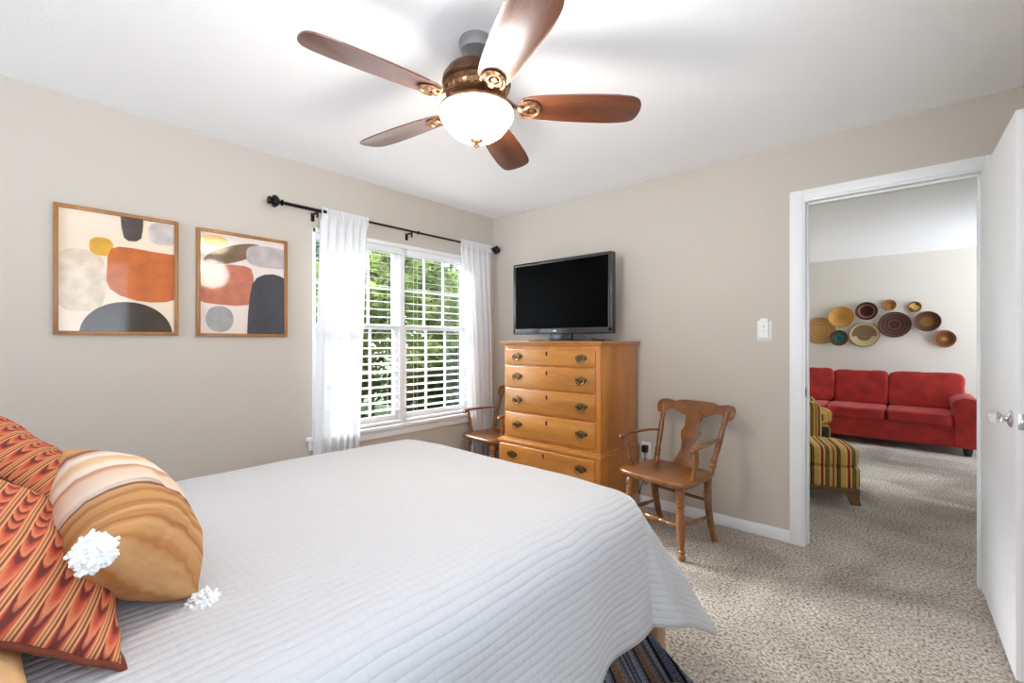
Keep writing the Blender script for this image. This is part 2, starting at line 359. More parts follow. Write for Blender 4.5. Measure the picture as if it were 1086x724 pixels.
# ------------------------------------------------------------------ the setting
H = 2.445; XR = 3.50; YR = -7.0
b = MB(); b.box(-.12, XR+.1, YR, .12, -.12, 0); b.box(-.12, 6.5, .12, 5.1, -.12, 0); struct(b.build('floor', M['carpet']), 'grey-brown speckled cut-pile carpet running through both rooms', 'carpet')
b = MB(); b.box(-.12, XR+.1, YR, .12, H, H+.12); b.box(-.12, 6.5, .12, 5.1, H, H+.12); struct(b.build('ceiling', M['ceiling']), 'white lightly textured ceiling with the fan', 'ceiling')
WY0, WY1, WZ0, WZ1 = -1.80, -.30, .575, 2.02
b = MB()
b.box(-.15, 0, YR, WY0, 0, H); b.box(-.15, 0, WY1, .12, 0, H); b.box(-.15, 0, WY0, WY1, 0, WZ0); b.box(-.15, 0, WY0, WY1, WZ1, H)
struct(b.build('wall_left', M['wall']), 'beige wall with the window and two framed prints', 'wall')
DX0, DX1, DZ = 2.60, 3.345, 2.085
b = MB()
b.box(0, DX0, 0, .12, 0, H); b.box(DX1, 6.5, 0, .12, 0, H); b.box(DX0, DX1, 0, .12, DZ, H)
struct(b.build('wall_back', M['wall']), 'beige wall behind the dresser with the open doorway', 'wall')
b = MB(); b.box(XR, XR+.1, -2.3, 0, 0, H); b.box(XR, XR+.1, YR, -3.5, 0, H); b.box(XR, XR+.1, -3.5, -2.3, 0, .8); b.box(XR, XR+.1, -3.5, -2.3, 2.1, H); struct(b.build('wall_right', M['wall']), 'beige wall behind the open white door', 'wall')  # unseen opening added to brighten the bed and dresser sides
b = MB(); b.box(-.12, 6.5, 5.0, 5.1, 0, H); struct(b.build('wall_far', M['wall_far']), 'beige living room wall hung with woven baskets', 'wall')
b = MB(); b.box(-.12, 0, .12, 1.0, 0, H); struct(b.build('wall_living_window_side', M['wall_far']), 'beige living room wall on the garden side', 'wall')  # unseen wall stub, length set by how much daylight it lets in
b = MB(); b.box(-1.8, -.12, 1.0, 5.1, H, H+.12); struct(b.build('sun_block_roof', M['trim']), 'unseen roof slab added to keep sun off the living room floor', 'roof')  # added sun blocker outside the view, shades the living room carpet
b = MB(); b.box(-.15, 1.0, YR-.1, YR, 0, H); b.box(2.9, XR+.1, YR-.1, YR, 0, H); b.box(1.0, 2.9, YR-.1, YR, 2.2, H); struct(b.build('wall_rear', M['wall']), 'beige wall added at the end of the lengthened bedroom', 'wall')  # room lengthened and rear opening added to even out the fill light
b = MB(); b.box(4.9, 5.0, .12, 2.8, 0, H); struct(b.build('wall_living', M['wall_far']), 'beige side wall of the living room', 'wall')  # unseen partial wall added to cut daylight in the living room
# baseboards
b = MB(); b.box(.0, DX0-.065, -.014, 0, 0, .075, .004); struct(b.build('baseboard_back', M['trim']))
b = MB(); b.box(0, .014, YR, -.014, 0, .075, .004); struct(b.build('baseboard_left', M['trim']))
b = MB(); b.box(0, 6.5, 4.986, 5.0, 0, .075, .004); struct(b.build('baseboard_far', M['trim']))
# doorway casing and jambs
b = MB()
for yo, yi in ((-.018, 0), (.12, .138)):
    b.box(DX0-.075, DX0-.006, yo, yi, 0, DZ+.062, .004); b.box(DX1+.006, DX1+.075, yo, yi, 0, DZ+.062, .004); b.box(DX0-.006, DX1+.006, yo, yi, DZ+.004, DZ+.062, .004)
b.box(DX0-.012, DX0+.004, -.01, .13, 0, DZ+.006, .002); b.box(DX1-.004, DX1+.012, -.01, .13, 0, DZ+.006, .002); b.box(DX0, DX1, -.01, .13, DZ-.008, DZ+.008, .002)
b.box(DX0+.004, DX0+.016, .035, .07, 0, DZ-.008, .002); b.box(DX1-.016, DX1-.004, .035, .07, 0, DZ-.008, .002); b.box(DX0, DX1, .035, .07, DZ-.02, DZ-.008, .002)
dt = struct(b.build('trim_1', M['trim']), 'white painted casing around the doorway', 'door frame')
b = MB(); b.box(DX0+.003, DX0+.0065, .005, .03, .90, .96, .001); b.box(DX0+.004, DX0+.008, .012, .024, .918, .942, .001); b.build('strike_plate', M['strike'], dt)
# open door leaf, hinged on the right jamb, swung back to the right wall
dr = thing('door_1', 'open white flat door leaf with a glass knob', 'door', (3.338, -.02, 0), 1.5, None, 'structure')
b = MB(); b.box(0, .044, -.79, 0, .03, 2.06, .002); b.build('panel', M['door'], dr)
b = MB()
for z in (.25, 1.05, 1.85): b.rod((.041, .004, z-.045), (.041, .004, z+.045), [(0, .0055), (1, .0055)], 10)
b.build('hinge', M['chrome'], dr)
kz = .952; ky = -.725
b = MB(); b.lathe([(0, 0), (.031, 0), (.031, .004), (.024, .009), (.012, .012), (.010, .020), (.012, .026), (.010, .028), (0, .028)], 28, Matrix.Translation((0, ky, kz)) @ Matrix.Rotation(R(-90), 4, 'Y'))
kn = b.build('knob', M['chrome'], dr); kn['label'] = 'nickel knob stem and round rose'
b = MB(); b.lathe([(0, .022), (.010, .022), (.016, .027), (.023, .033), (.0255, .042), (.024, .050), (.018, .057), (.009, .060), (0, .060)], 12, Matrix.Translation((0, ky, kz)) @ Matrix.Rotation(R(-90), 4, 'Y'))
b.build('crystal_handle', M['crystal'], kn, angle=5)
b = MB(); b.box(.006, .030, -.792, -.789, kz-.029, kz+.029, .001); b.box(.011, .025, -.800, -.79, kz-.010, kz+.010, .002)
for z in (-.021, .021): b.lathe([(0, 0), (.0035, 0), (.0025, .0015), (0, .0015)], 10, Matrix.Translation((.018, -.792, kz+z)) @ Matrix.Rotation(R(90), 4, 'X'))
b.build('latch_plate', M['chrome'], dr)

# ------------------------------------------------------------------ window: twin double-hung units
wn = thing('window_1', 'white twin double-hung window with muntins beside the dresser corner', 'window', (0, 0, 0), 0, None, 'structure')
b = MB()   # liner and mullion
b.box(-.15, .004, WY0-.002, WY0+.022, WZ0, WZ1, .002); b.box(-.15, .004, WY1-.022, WY1+.002, WZ0, WZ1, .002)
b.box(-.15, .004, WY0, WY1, WZ1-.03, WZ1+.002, .002); b.box(-.15, -.034, -1.070, -1.022, WZ0, WZ1, .003); b.box(-.15, -.06, WY0, WY1, WZ0, WZ0+.03, .002)
b.build('window_frame', M['trim'], wn)
b = MB(); b.box(-.15, .045, WY0-.045, WY1+.045, WZ0-.022, WZ0+.004, .004); b.build('sill', M['trim'], wn)
b = MB(); b.box(0, .018, WY0-.03, WY1+.03, WZ0-.085, WZ0-.022, .004); b.build('apron', M['trim'], wn)
for y0, y1 in ((WY0+.022, -1.070), (-1.022, WY1-.022)):
    b = MB(); zm = 1.352
    for z0, z1, x in ((WZ0+.03, zm+.02, -.084), (zm-.02, WZ1-.03, -.112)):
        b.box(x, x+.026, y0, y0+.034, z0, z1, .003); b.box(x, x+.026, y1-.034, y1, z0, z1, .003)
        b.box(x+.001, x+.025, y0+.030, y1-.030, z0, z0+.04, .003); b.box(x+.001, x+.025, y0+.030, y1-.030, z1-.04, z1, .003)
        for k in (1, 2): yy = y0+.034+(y1-y0-.068)*k/3; b.box(x+.004, x+.022, yy-.008, yy+.008, z0, z1, .002)
        zz = (z0+z1)/2; b.box(x+.005, x+.021, y0+.030, y1-.030, zz-.008, zz+.008, .002)
    sh = b.build('sash', M['trim'], wn)
    b = MB()
    for z0, z1, x in ((WZ0+.06, zm-.01, -.071), (zm+.01, WZ1-.06, -.099)): b.box(x-.002, x+.002, y0+.03, y1-.03, z0, z1)
    b.build('pane', M['glass'], sh)
# blinds
def blind(y0, y1, label):
    t = thing('window_blind', label, 'blind', (-.027, (y0+y1)/2, 0), 0, 'white slatted blinds')
    hw = (y1-y0)/2-.004
    b = MB(); b.box(-.028, .028, -hw, hw, WZ1-.078, WZ1-.032, .003); b.build('head_rail', M['blind'], t)
    b = MB(); z = WZ1-.105; tilt = R(10)
    while z > WZ0+.065:
        mt = Matrix.Translation((0, 0, z)) @ Matrix.Rotation(tilt, 4, 'Y')
        b.box(-.025, .025, -hw, hw, -.0010, .0010, .0005, 1, mt); z -= .0610
    b.build('slats', M['blind'], t)
    b = MB(); b.box(-.026, .026, -hw, hw, WZ0+.010, WZ0+.030, .004); b.build('bottom_rail', M['blind'], t)
    b = MB()
    for yy in (-hw*.72, hw*.72):
        for x in (-.0265, .0265): b.tube([(x, yy, WZ0+.02), (x, yy, WZ1-.06)], .0009, 5)
    b.build('ladder_cord', M['blind'], t)
    return t
blind(WY0+.022, -1.070, 'white slatted blind in the window half nearer the framed prints')
blind(-1.022, WY1-.022, 'white slatted blind in the window half nearer the dresser')

# ------------------------------------------------------------------ curtain rod and sheers
RX, RZ = .075, 2.123
t = thing('curtain_rod', 'black curtain rod with urn finials above the window', 'curtain rod', (RX, 0, RZ))
b = MB(); b.tube([(0, -1.765, 0), (0, -.085, 0)], .0085, 12); b.tube([(0, -2.05, 0), (0, -1.74, 0)], .0115, 12); b.rod((0, -1.765, 0), (0, -1.735, 0), [(0, .0115), (.2, .017), (.6, .017), (1, .009)], 14); b.rod((0, -.98, 0), (0, -.955, 0), [(0, .0085), (.3, .014), (.7, .014), (1, .0085)], 12)
b.build('rod', M['black_metal'], t)
fin = [(0, .010), (.06, .020), (.12, .021), (.18, .012), (.25, .012), (.3, .022), (.42, .034), (.55, .040), (.66, .036), (.75, .022), (.8, .017), (.84, .024), (.92, .026), (1, .018)]
b = MB(); b.rod((0, -2.02, 0), (0, -2.115, 0), fin, 20); b.build('finial', M['black_metal'], t)
b = MB(); b.rod((0, -.09, 0), (0, -.012, 0), [(q, r*1.0) for q, r in fin], 20); b.build('finial', M['black_metal'], t)
for y in (-1.80, -1.03, -.14):
    b = MB(); b.box(-RX, -RX+.006, y-.012, y+.012, -.062, -.005, .002); b.box(-RX+.003, .004, y-.006, y+.006, -.02, -.009, .002); b.tube([(.012, y, .004), (.012, y, -.006), (.004, y, -.012), (-.006, y, -.013)], .004, 8)
    b.box(-.004, .004, y-.006, y+.006, -.050, -.012, .002); b.build('bracket', M['black_metal'], t)
def curtain(y0, y1, b0, b1, folds, label, seed):
    rnd = random.Random(seed); ph = [rnd.uniform(0, 6.28) for _ in range(4)]
    def fn(u, v):
        z = RZ+.028-v*(RZ+.028-.03)
        y = (y0+(y1-y0)*u)*(1-v)+(b0+(b1-b0)*u)*v + .006*sin(u*9+ph[0]+v*3)*v
        amp = .010+.012*min(1, v*2.5)
        x = RX + amp*sin(u*folds*2*PI+ph[1]+.7*sin(u*5+ph[2])) + .006*sin(u*folds*4.3*PI+ph[3])*min(1, v*3)
        if v < .03: x = RX+.011+.003*sin(u*folds*6*PI)
        return Vector((x, y, z))
    b = MB(); b.grid(fn, 150, 70); o = b.build('sheer_curtain', M['sheer'], recalc=False, angle=180)
    return tag(o, label, 'curtain', 'white sheer curtains')
curtain(-1.775, -1.42, -1.83, -1.50, 6, 'white sheer curtain panel at the end of the rod by the prints', 3)
curtain(-.515, -.125, -.36, -.075, 6, 'white sheer curtain panel in the room corner behind the armchair', 8)

# ------------------------------------------------------------------ framed prints
def art_print(y0, y1, z0, z1, label, bg, shapes):
    t = thing('framed_print', label, 'picture', (0, y0, z0), 0, 'framed abstract prints')
    w, h = y1-y0, z1-z0; fw = .018
    b = MB(); b.box(0, .026, 0, fw, 0, h, .002); b.box(0, .026, w-fw, w, 0, h, .002); b.box(0, .026, fw-.001, w-fw+.001, 0, fw, .002); b.box(0, .026, fw-.001, w-fw+.001, h-fw, h, .002)
    b.build('frame', M['frame_wood'], t)
    b = MB(); mats = [plain('print_paper', bg, .9)]
    iw, ih = w-2*fw, h-2*fw
    b.box(.002, .010, fw-.002, w-fw+.002, fw-.002, h-fw+.002)
    for k, (c, pts) in enumerate(shapes):
        mats.append(plain('print_ink', c, .9, var=.07, bscale=16)); x = .0105+.0003*k
        cl = [(min(1, max(0, p[0])), min(1, max(0, p[1]))) for p in pts]; out = []
        for p in cl:
            if not out or (abs(p[0]-out[-1][0])+abs(p[1]-out[-1][1])) > 1e-4: out.append(p)
        f = b.bm.faces.new([b.bm.verts.new((x, fw+u*iw, fw+(1-v)*ih)) for u, v in out]); f.material_index = k+1
    b.build('print', mats, t, recalc=False)
    b = MB(); f = b.bm.faces.new([b.bm.verts.new(p) for p in ((.017, fw-.002, fw-.002), (.017, w-fw+.002, fw-.002), (.017, w-fw+.002, h-fw+.002), (.017, fw-.002, h-fw+.002))]); b.build('glass', M['print_glass'], t, recalc=False, thick=None)
art_print(-3.051, -2.560, 1.270, 1.903, 'oak framed abstract print with a large orange shape, farther from the window', (244, 224, 200), [
    ((226, 206, 180), rrect(.17, .58, .21, .26, 3)),
    ((226, 172, 62), rrect(.34, .28, .10, .078, 2.6)),
    ((84, 70, 66), [(.50, -.1), (.50, .0), (.51, .1), (.53, .18), (.57, .205), (.64, .20), (.685, .17), (.70, .09), (.705, 0), (.705, -.1)]),
    ((206, 196, 188), rrect(.89, .105, .14, .10, 2.8)),
    ((200, 108, 52), [(.385, .45), (.39, .36), (.42, .29), (.48, .265), (.6, .262), (.8, .275), (1.02, .28), (1.02, .70), (.92, .725), (.78, .735), (.64, .725), (.5, .69), (.41, .635), (.38, .57)]),
    ((70, 60, 48), [(.165, 1.02)]+[(.57+.41*cos(a), 1.02-.28*sin(a)) for a in [PI-PI*i/24 for i in range(25)]]+[(.975, 1.02)])])
art_print(-2.475, -1.974, 1.266, 1.893, 'oak framed abstract print with a slate arch, next to the window', (238, 222, 212), [
    ((222, 180, 110), rrect(.17, .075, .14, .055, 2.3)),
    ((128, 104, 80), rrect(.37, .185, .345, .085, 2.1, 48, -.30)),
    ((190, 180, 176), rrect(.80, .175, .28, .115, 3.2)),
    ((196, 120, 94), [(-.02, .46), (.02, .38), (.08, .325), (.2, .305), (.35, .295), (.5, .295), (.58, .315), (.61, .4), (.61, .55), (.59, .66), (.54, .70), (.4, .715), (.2, .71), (.06, .70), (-.02, .68)]),
    ((70, 70, 76), [(.53, 1.02), (.54, .8), (.56, .62), (.59, .48), (.65, .405), (.74, .365), (.86, .35), (.95, .365), (1.02, .385), (1.02, 1.02)]),
    ((166, 164, 162), rrect(.215, .855, .155, .13, 2.2))])

# ------------------------------------------------------------------ ceiling fan with light bowl
FX, FY = 1.772, -1.94
t = thing('ceiling_fan', 'five-blade dark wood ceiling fan with bronze motor and lit glass bowl', 'ceiling fan', (FX, FY, 0))
b = MB(); b.lathe([(0, H), (.068, H), (.070, H-.012), (.062, H-.045), (.030, H-.062), (.022, H-.07), (0, H-.07)], 32); c = b.build('canopy', plain('pewter_canopy', (150, 148, 146), .4, metal=.6), t); c['label'] = 'pewter grey ceiling canopy'
b = MB(); b.lathe([(0, H-.05), (.018, H-.05), (.018, 2.345), (0, 2.345)], 20); b.build('downrod', M['bronze_dark'], t)
b = MB(); b.lathe([(0, 2.352), (.035, 2.352), (.048, 2.338), (.085, 2.330), (.118, 2.315), (.135, 2.290), (.138, 2.268), (.132, 2.258), (.128, 2.255), (0, 2.255)], 40); b.build('motor_housing', M['bronze_dark'], t)
b = MB(); b.lathe([(0, 2.258), (.128, 2.256), (.133, 2.250), (.128, 2.243), (.118, 2.238), (.112, 2.222), (.104, 2.216), (.070, 2.210), (.062, 2.196), (0, 2.196)], 40)
for k in range(24):
    a = 2*PI*k/24; mt = Matrix.Rotation(a, 4, 'Z') @ Matrix.Translation((.118, 0, 2.229)); b.box(-.007, .005, -.0045, .0045, -.011, .011, .002, 1, mt)
b.build('vent_ring', M['bronze'], t)
b = MB(); b.lathe([(0, 2.200), (.060, 2.200), (.066, 2.190), (.105, 2.178), (.146, 2.168), (.150, 2.161), (.145, 2.155), (0, 2.155)], 40); b.build('light_fitter', M['bronze'], t)
b = MB(); b.lathe([(.140, 2.162), (.147, 2.157), (.149, 2.145), (.143, 2.128), (.137, 2.118), (.130, 2.108), (.108, 2.080), (.080, 2.060), (.045, 2.049), (0, 2.045)], 48); b.build('light_bowl', M['bowl'], t)
b = MB(); b.lathe([(0, 2.052), (.024, 2.050), (.026, 2.045), (.018, 2.040), (.010, 2.037), (.009, 2.030), (.012, 2.026), (.009, 2.020), (0, 2.017)], 20); b.build('finial', M['bronze_dark'], t)
BZ = 2.180
out = [(.175, -.030), (.19, -.045), (.23, -.056), (.34, -.066), (.48, -.073), (.58, -.073), (.635, -.064), (.660, -.040), (.668, -.005), (.662, .030), (.640, .050), (.58, .060), (.46, .062), (.33, .058), (.23, .050), (.19, .040), (.175, .028)]
blade_pts = [(p.x, p.y) for p in smooth([(x, y, 0) for x, y in out], 4, True)]
first = None
for k in range(5):
    rz = Matrix.Rotation(R(45+72*k), 4, 'Z'); pitch = Matrix.Rotation(R(-12), 4, 'X')
    if first is None:
        b = MB(); b.prism([(x, y*1.17) for x, y in blade_pts], .006, bev=.0015); bl = b.build('blade', M['dark_wood'], t)
        b = MB()
        b.tube([(.075, 0, .052), (.115, 0, .040), (.150, 0, .012), (.185, 0, -.012), (.205, 0, -.010)], [.012, .013, .012, .013, .010], 10, flat=.55)
        ring = [(.222+.030*cos(2*PI*i/20), .026*sin(2*PI*i/20), -.009) for i in range(20)]; b.tube(ring, .0075, 8, True)
        arch = [(.205+.050*cos(a), .044*sin(a), -.006) for a in [R(-115+230*i/16) for i in range(17)]]; b.tube(arch, .0055, 8)
        b.lathe([(0, -.016), (.011, -.014), (.013, -.008), (.010, -.002), (0, -.002)], 14, Matrix.Translation((.222, 0, 0)))
        br = b.build('blade_iron', M['bronze'], bl); first = bl
    else:
        bl = first.copy(); S.collection.objects.link(bl)
        br = children(first)[0].copy(); S.collection.objects.link(br); br.parent = bl
    bl.matrix_local = Matrix.Translation((0, 0, BZ)) @ rz @ pitch
    br.matrix_parent_inverse = Matrix()
pl = bpy.data.lights.new('bowl_lamp', 'POINT'); pl.specular_factor = .12; pl.energy = 4.5; pl.color = (1, .95, .90); pl.shadow_soft_size = .13
po = bpy.data.objects.new('bowl_lamp', pl); S.collection.objects.link(po); po.parent = t; po.location = (0, 0, 1.86)

# ------------------------------------------------------------------ dresser
t = thing('dresser', 'tall honey maple chest-on-chest dresser with brass bail pulls', 'dresser', (0, 0, 0))
X0, X1, YF, YB = .668, 1.532, -.568, -.03; ZM = .470
b = MB(); b.box(X0, X1, YF, YB, ZM, 1.212, .002); b.box(X0-.045, X1+.010, YF-.018, YB, .09, ZM-.012, .002); b.build('body', M['maple_side'], t)
b = MB(); b.box(X0-.024, X1+.026, YF-.030, YB, 1.224, 1.238, .005); b.box(X0-.012, X1+.013, YF-.016, YB, 1.208, 1.226, .006); b.build('top', M['maple'], t)
b = MB(); b.box(X0-.055, X1+.018, YF-.028, YB, ZM-.024, ZM+.002, .008); b.box(X0-.030, X1+.008, YF-.012, YB, ZM-.002, ZM+.014, .006); b.build('waist_moulding', M['maple'], t)
b = MB()
for xa in (X0-.05, X1-.075):
    for ya in (YF-.022, YB-.11): b.prism([(0, 0), (.07, 0), (.085, .05), (.09, .1), (0, .1)] if xa < 1 else [(.09, 0), (.02, 0), (.005, .05), (0, .1), (.09, .1)], .09, Matrix.Translation((xa, ya+.1, 0)) @ Matrix.Rotation(R(90), 4, 'X'), .003)
b.box(X0-.05, X1+.014, YF-.024, YB, .085, .11, .004); b.build('bracket_foot', M['maple'], t)
def pull(parent, x, y, z):
    w = .043; k = 1.2
    pts = [(-w, .004), (-.036, .016), (-.026, .014), (-.020, .022), (-.010, .019), (0, .027), (.010, .019), (.020, .022), (.026, .014), (.036, .016), (w, .004), (.036, -.006), (.026, -.008), (.018, -.016), (.008, -.014), (0, -.024), (-.008, -.014), (-.018, -.016), (-.026, -.008), (-.036, -.006)]
    b = MB(); b.prism([(a*k, c*k*1.1) for a, c in pts], .003, Matrix.Translation((x, y, z)) @ Matrix.Rotation(R(90), 4, 'X'), .0008)
    for s in (-1, 1): b.lathe([(0, 0), (.006, 0), (.005, .006), (.004, .014), (.006, .018), (0, .020)], 10, Matrix.Translation((x+s*.032, y, z+.006)) @ Matrix.Rotation(R(90), 4, 'X'))
    bail = [(x+.034*cos(a), y-.018-.003*sin(-a), z+.006+.034*sin(a)) for a in [PI+PI*i/12 for i in range(13)]]; b.tube(bail, [.0028+.0018*sin(PI*i/12) for i in range(13)], 8)
    b.build('handle', M['brass'], parent)
def escutcheon(parent, x, y, z):
    b = MB(); pts = [(0, .016), (.007, .012), (.008, .004), (.005, -.004), (.007, -.012), (0, -.017), (-.007, -.012), (-.005, -.004), (-.008, .004), (-.007, .012)]
    b.prism(pts, .003, Matrix.Translation((x, y, z)) @ Matrix.Rotation(R(90), 4, 'X'), .0006); b.build('keyhole', M['keyhole'], parent)
def drawer(x0, x1, z0, z1, yf):
    b = MB(); b.box(x0, x1, yf-.014, yf+.02, z0, z1, .007, 3); d = b.build('drawer', M['maple'], t)
    zc = (z0+z1)/2
    pull(d, x0+.125, yf-.014, zc); pull(d, x1-.108, yf-.014, zc); escutcheon(d, (x0+x1)/2+.0, yf-.014, z1-(z1-z0)*.26)
for z0, z1 in ((1.060, 1.178), (.886, 1.046), (.700, .872), (.508, .686)): drawer(X0+.018, X1-.034, z0, z1, YF)
for z0, z1 in ((.285, .438), (.118, .271)): drawer(X0-.022, X1-.028, z0, z1, YF-.018)

# ------------------------------------------------------------------ television on the dresser
t = thing('television', 'black flat-screen television standing on the maple dresser', 'television', (.955, -.235, 1.238))
b = MB(); b.box(-.483, .483, .0, .05, .058, .667, .008, 3); b.box(-.33, .33, .03, .085, .12, .56, .02, 3); b.build('body', M['black_plastic'], t)
b = MB()
b.box(-.483, .483, -.014, .012, .640, .667, .007, 3); b.box(-.483, .483, -.014, .012, .058, .108, .007, 3); b.box(-.483, -.452, -.014, .012, .07, .655, .007, 3); b.box(.452, .483, -.014, .012, .07, .655, .007, 3)
b.build('bezel', M['gloss_black'], t)
b = MB(); b.box(-.456, .456, -.007, .004, .104, .644); b.build('screen', M['screen'], t)
b = MB(); b.prism(rrect(0, 0, .020, .006, 2.4, 24), .001, Matrix.Translation((-.035, -.014, .084)) @ Matrix.Rotation(R(90), 4, 'X')); b.build('maker_mark', M['silver'], t)
b = MB(); b.box(-.105, .105, .012, .055, .008, .075, .008, 3); b.build('stand_neck', M['gloss_black'], t)
b = MB(); b.prism(rrect(0, .015, .335, .115, 4, 48), .010, Matrix.Translation((.05, 0, .0005)), .003); b.build('stand_base', M['gloss_black'], t)
b = MB()
b.tube(smooth([(.20, .06, .10), (.21, .03, .055), (.26, .0, .025), (.34, -.02, .014), (.36, .03, .013), (.30, .11, .014)], 8), .0028, 7)
b.tube(smooth([(.24, .06, .10), (.27, .03, .05), (.31, .01, .02), (.33, .05, .013), (.40, .12, .012)], 8), .0028, 7); b.build('cable', M['black_plastic'], t)

# ------------------------------------------------------------------ wooden armchairs
def make_chair(label):
    t = thing('armchair', label, 'chair', (0, 0, 0), 0, 'turned maple armchairs')
    WD, WT = M['chair_wood'], M['chair_post']
    # seat: saddle-shaped plank
    o = smooth([(-.235, -.150, 0), (-.205, -.205, 0), (-.10, -.222, 0), (.10, -.222, 0), (.205, -.205, 0), (.235, -.150, 0), (.225, .0, 0), (.205, .155, 0), (.17, .182, 0), (0, .188, 0), (-.17, .182, 0), (-.205, .155, 0), (-.225, .0, 0)], 5, True)
    n = len(o); b = MB(); rings = []
    for sc, z, dish in ((.90, .405, 0), (.97, .409, 0), (1, .420, 0), (.995, .432, 0), (.965, .441, 0), (.80, .440, -.003), (.55, .438, -.007), (.25, .437, -.009)):
        rings.append([b.bm.verts.new((p.x*sc, p.y*sc-.0*(1-sc), z+dish)) for p in o])
    for A, B in zip(rings, rings[1:]):
        for i in range(n): b.bm.faces.new([A[i], A[(i+1) % n], B[(i+1) % n], B[i]])
    b.bm.faces.new(rings[0][::-1]); b.bm.faces.new(rings[-1]); b.build('seat', WD, t, angle=60)
    turned = [(0, .018), (.04, .020), (.07, .017), (.09, .0205), (.12, .0235), (.16, .023), (.19, .015), (.205, .020), (.225, .020), (.24, .014), (.255, .021), (.28, .021), (.295, .014), (.31, .019), (.33, .019), (.35, .0155), (.42, .021), (.55, .0225), (.68, .019), (.80, .0135), (.86, .0115), (.875, .017), (.89, .017), (.905, .012), (.93, .017), (.965, .017), (1, .011)]
    for s in (-1, 1):
        b = MB(); b.rod((s*.165, -.150, .412), (s*.195, -.172, .0), [(q, r*1.18) for q, r in turned], 18); b.build('leg', WT, t)
        # rear leg: flat sabre board
        b = MB(); pts = []; fr = [(.110, .155, .415), (.105, .150, .34), (.120, .158, .22), (.155, .188, .10), (.205, .236, 0)]
        P = smooth([(y0, z, 0) for y0, y1, z in fr], 6); Q = smooth([(y1, z, 0) for y0, y1, z in fr], 6)
        ol = [(p.x, p.y) for p in P]+[(p.x, p.y) for p in reversed(Q)]
        b.prism(ol, .026, Matrix.Translation((s*.185-.013, 0, 0)) @ Matrix(((0, 0, 1, 0), (1, 0, 0, 0), (0, 1, 0, 0), (0, 0, 0, 1))), .004); b.build('leg', WD, t)
        # back post
        b = MB(); b.rod((s*.190, .155, .432), (s*.222, .300, .800), [(0, .017), (.05, .019), (.08, .014), (.10, .019), (.14, .019), (.16, .014), (.18, .018), (.22, .018), (.24, .014), (.34, .0165), (.5, .0185), (.66, .016), (.76, .013), (.79, .017), (.83, .017), (.86, .013), (1, .015)], 16); b.build('back_post', WT, t)
        # arm: flat sweep with scrolled tip
        b = MB(); ap = smooth([(s*.207, .232, .632), (s*.226, .14, .640), (s*.244, .03, .640), (s*.252, -.06, .640), (s*.252, -.125, .638), (s*.249, -.150, .628)], 5)
        b.tube(ap, [.013+.010*min(1, i/(len(ap)*.7)) for i in range(len(ap))], 12, flat=.55); b.rod((s*.236, -.145, .622), (s*.264, -.145, .622), [(0, .0), (.05, .014), (.9, .014), (1, 0)], 14); b.build('arm', WD, t)
        b = MB(); b.rod((s*.215, -.085, .432), (s*.249, -.108, .634), [(0, .012), (.08, .015), (.2, .011), (.26, .016), (.32, .011), (.42, .014), (.6, .0185), (.78, .013), (.84, .016), (.9, .011), (1, .012)], 14); b.build('arm_post', WT, t)
        b = MB(); b.rod((s*.180, -.160, .185), (s*.185, .160, .170), [(0, .008), (.3, .011), (.5, .0125), (.7, .011), (1, .008)], 12); b.build('stretcher', WT, t)
    b = MB(); b.rod((-.186, -.165, .135+.05), (.186, -.165, .135+.05), [(0, .009), (.12, .011), (.2, .014), (.24, .010), (.28, .016), (.33, .016), (.37, .011), (.41, .018), (.5, .019), (.59, .018), (.63, .011), (.67, .016), (.72, .016), (.76, .010), (.8, .014), (.88, .011), (1, .009)], 14); b.build('stretcher', WT, t)
    b = MB(); b.rod((-.18, .150, .265), (.18, .150, .265), [(0, .009), (.5, .011), (1, .009)], 12); b.build('stretcher', WT, t)
    # crest rail: shaped board bowed backwards, tilted with the back
    half_top = [(0, .098), (.06, .098), (.12, .094), (.145, .085), (.175, .088), (.215, .094), (.245, .090), (.266, .072)]
    half_bot = [(.268, .045), (.258, .012), (.236, .0), (.210, .010), (.185, .028), (.15, .034), (.10, .014), (.06, .004), (0, .006)]
    hp = half_top+half_bot; full = [(x, z) for x, z in hp]+[(-x, z) for x, z in reversed(hp[1:-1])]
    full = [(p.x, p.y) for p in smooth([(x, z, 0) for x, z in full], 4, True)]
    def board(full, z0, y_at, th, name, mat):
        b = MB(); vs = b.prism(full, th, None, .004)
        for v in vs:
            x, z, d = v.co.x, v.co.y, v.co.z; v.co = Vector((x, y_at(x, z0+z)+d, z0+z))
        return b.build(name, mat, t)
    lean = .145/.368
    board(full, .742, lambda x, z: .155+(z-.432)*lean+.030*(1-(x/.27)**2)-.012, .024, 'crest_rail', WD)
    hs = [(.062, 0), (.064, .03), (.050, .07), (.040, .11), (.046, .15), (.062, .19), (.064, .215), (.052, .235), (.050, .26), (.056, .33)]
    full = [(x, z) for x, z in hs]+[(-x, z) for x, z in reversed(hs)]; sm = smooth([(x, z, 0) for x, z in hs], 4)
    full = [(p.x, p.y) for p in sm]+[(-p.x, p.y) for p in reversed(sm)]
    board(full, .430, lambda x, z: .155+(z-.432)*lean+.016*min(1, (z-.43)/.3), .012, 'back_splat', WD)
    return t
c1 = make_chair('maple armchair with vase splat beside the dresser near the doorway')
c1.location = (1.955, -.470, 0); c1.rotation_euler = (0, 0, R(-10))
c2 = copy_tree(c1); c2['label'] = 'maple armchair tucked in the corner between window and dresser'
c2.location = (.355, -.375, 0); c2.rotation_euler = (0, 0, R(-6)); c2.scale = (.94, .94, .98)

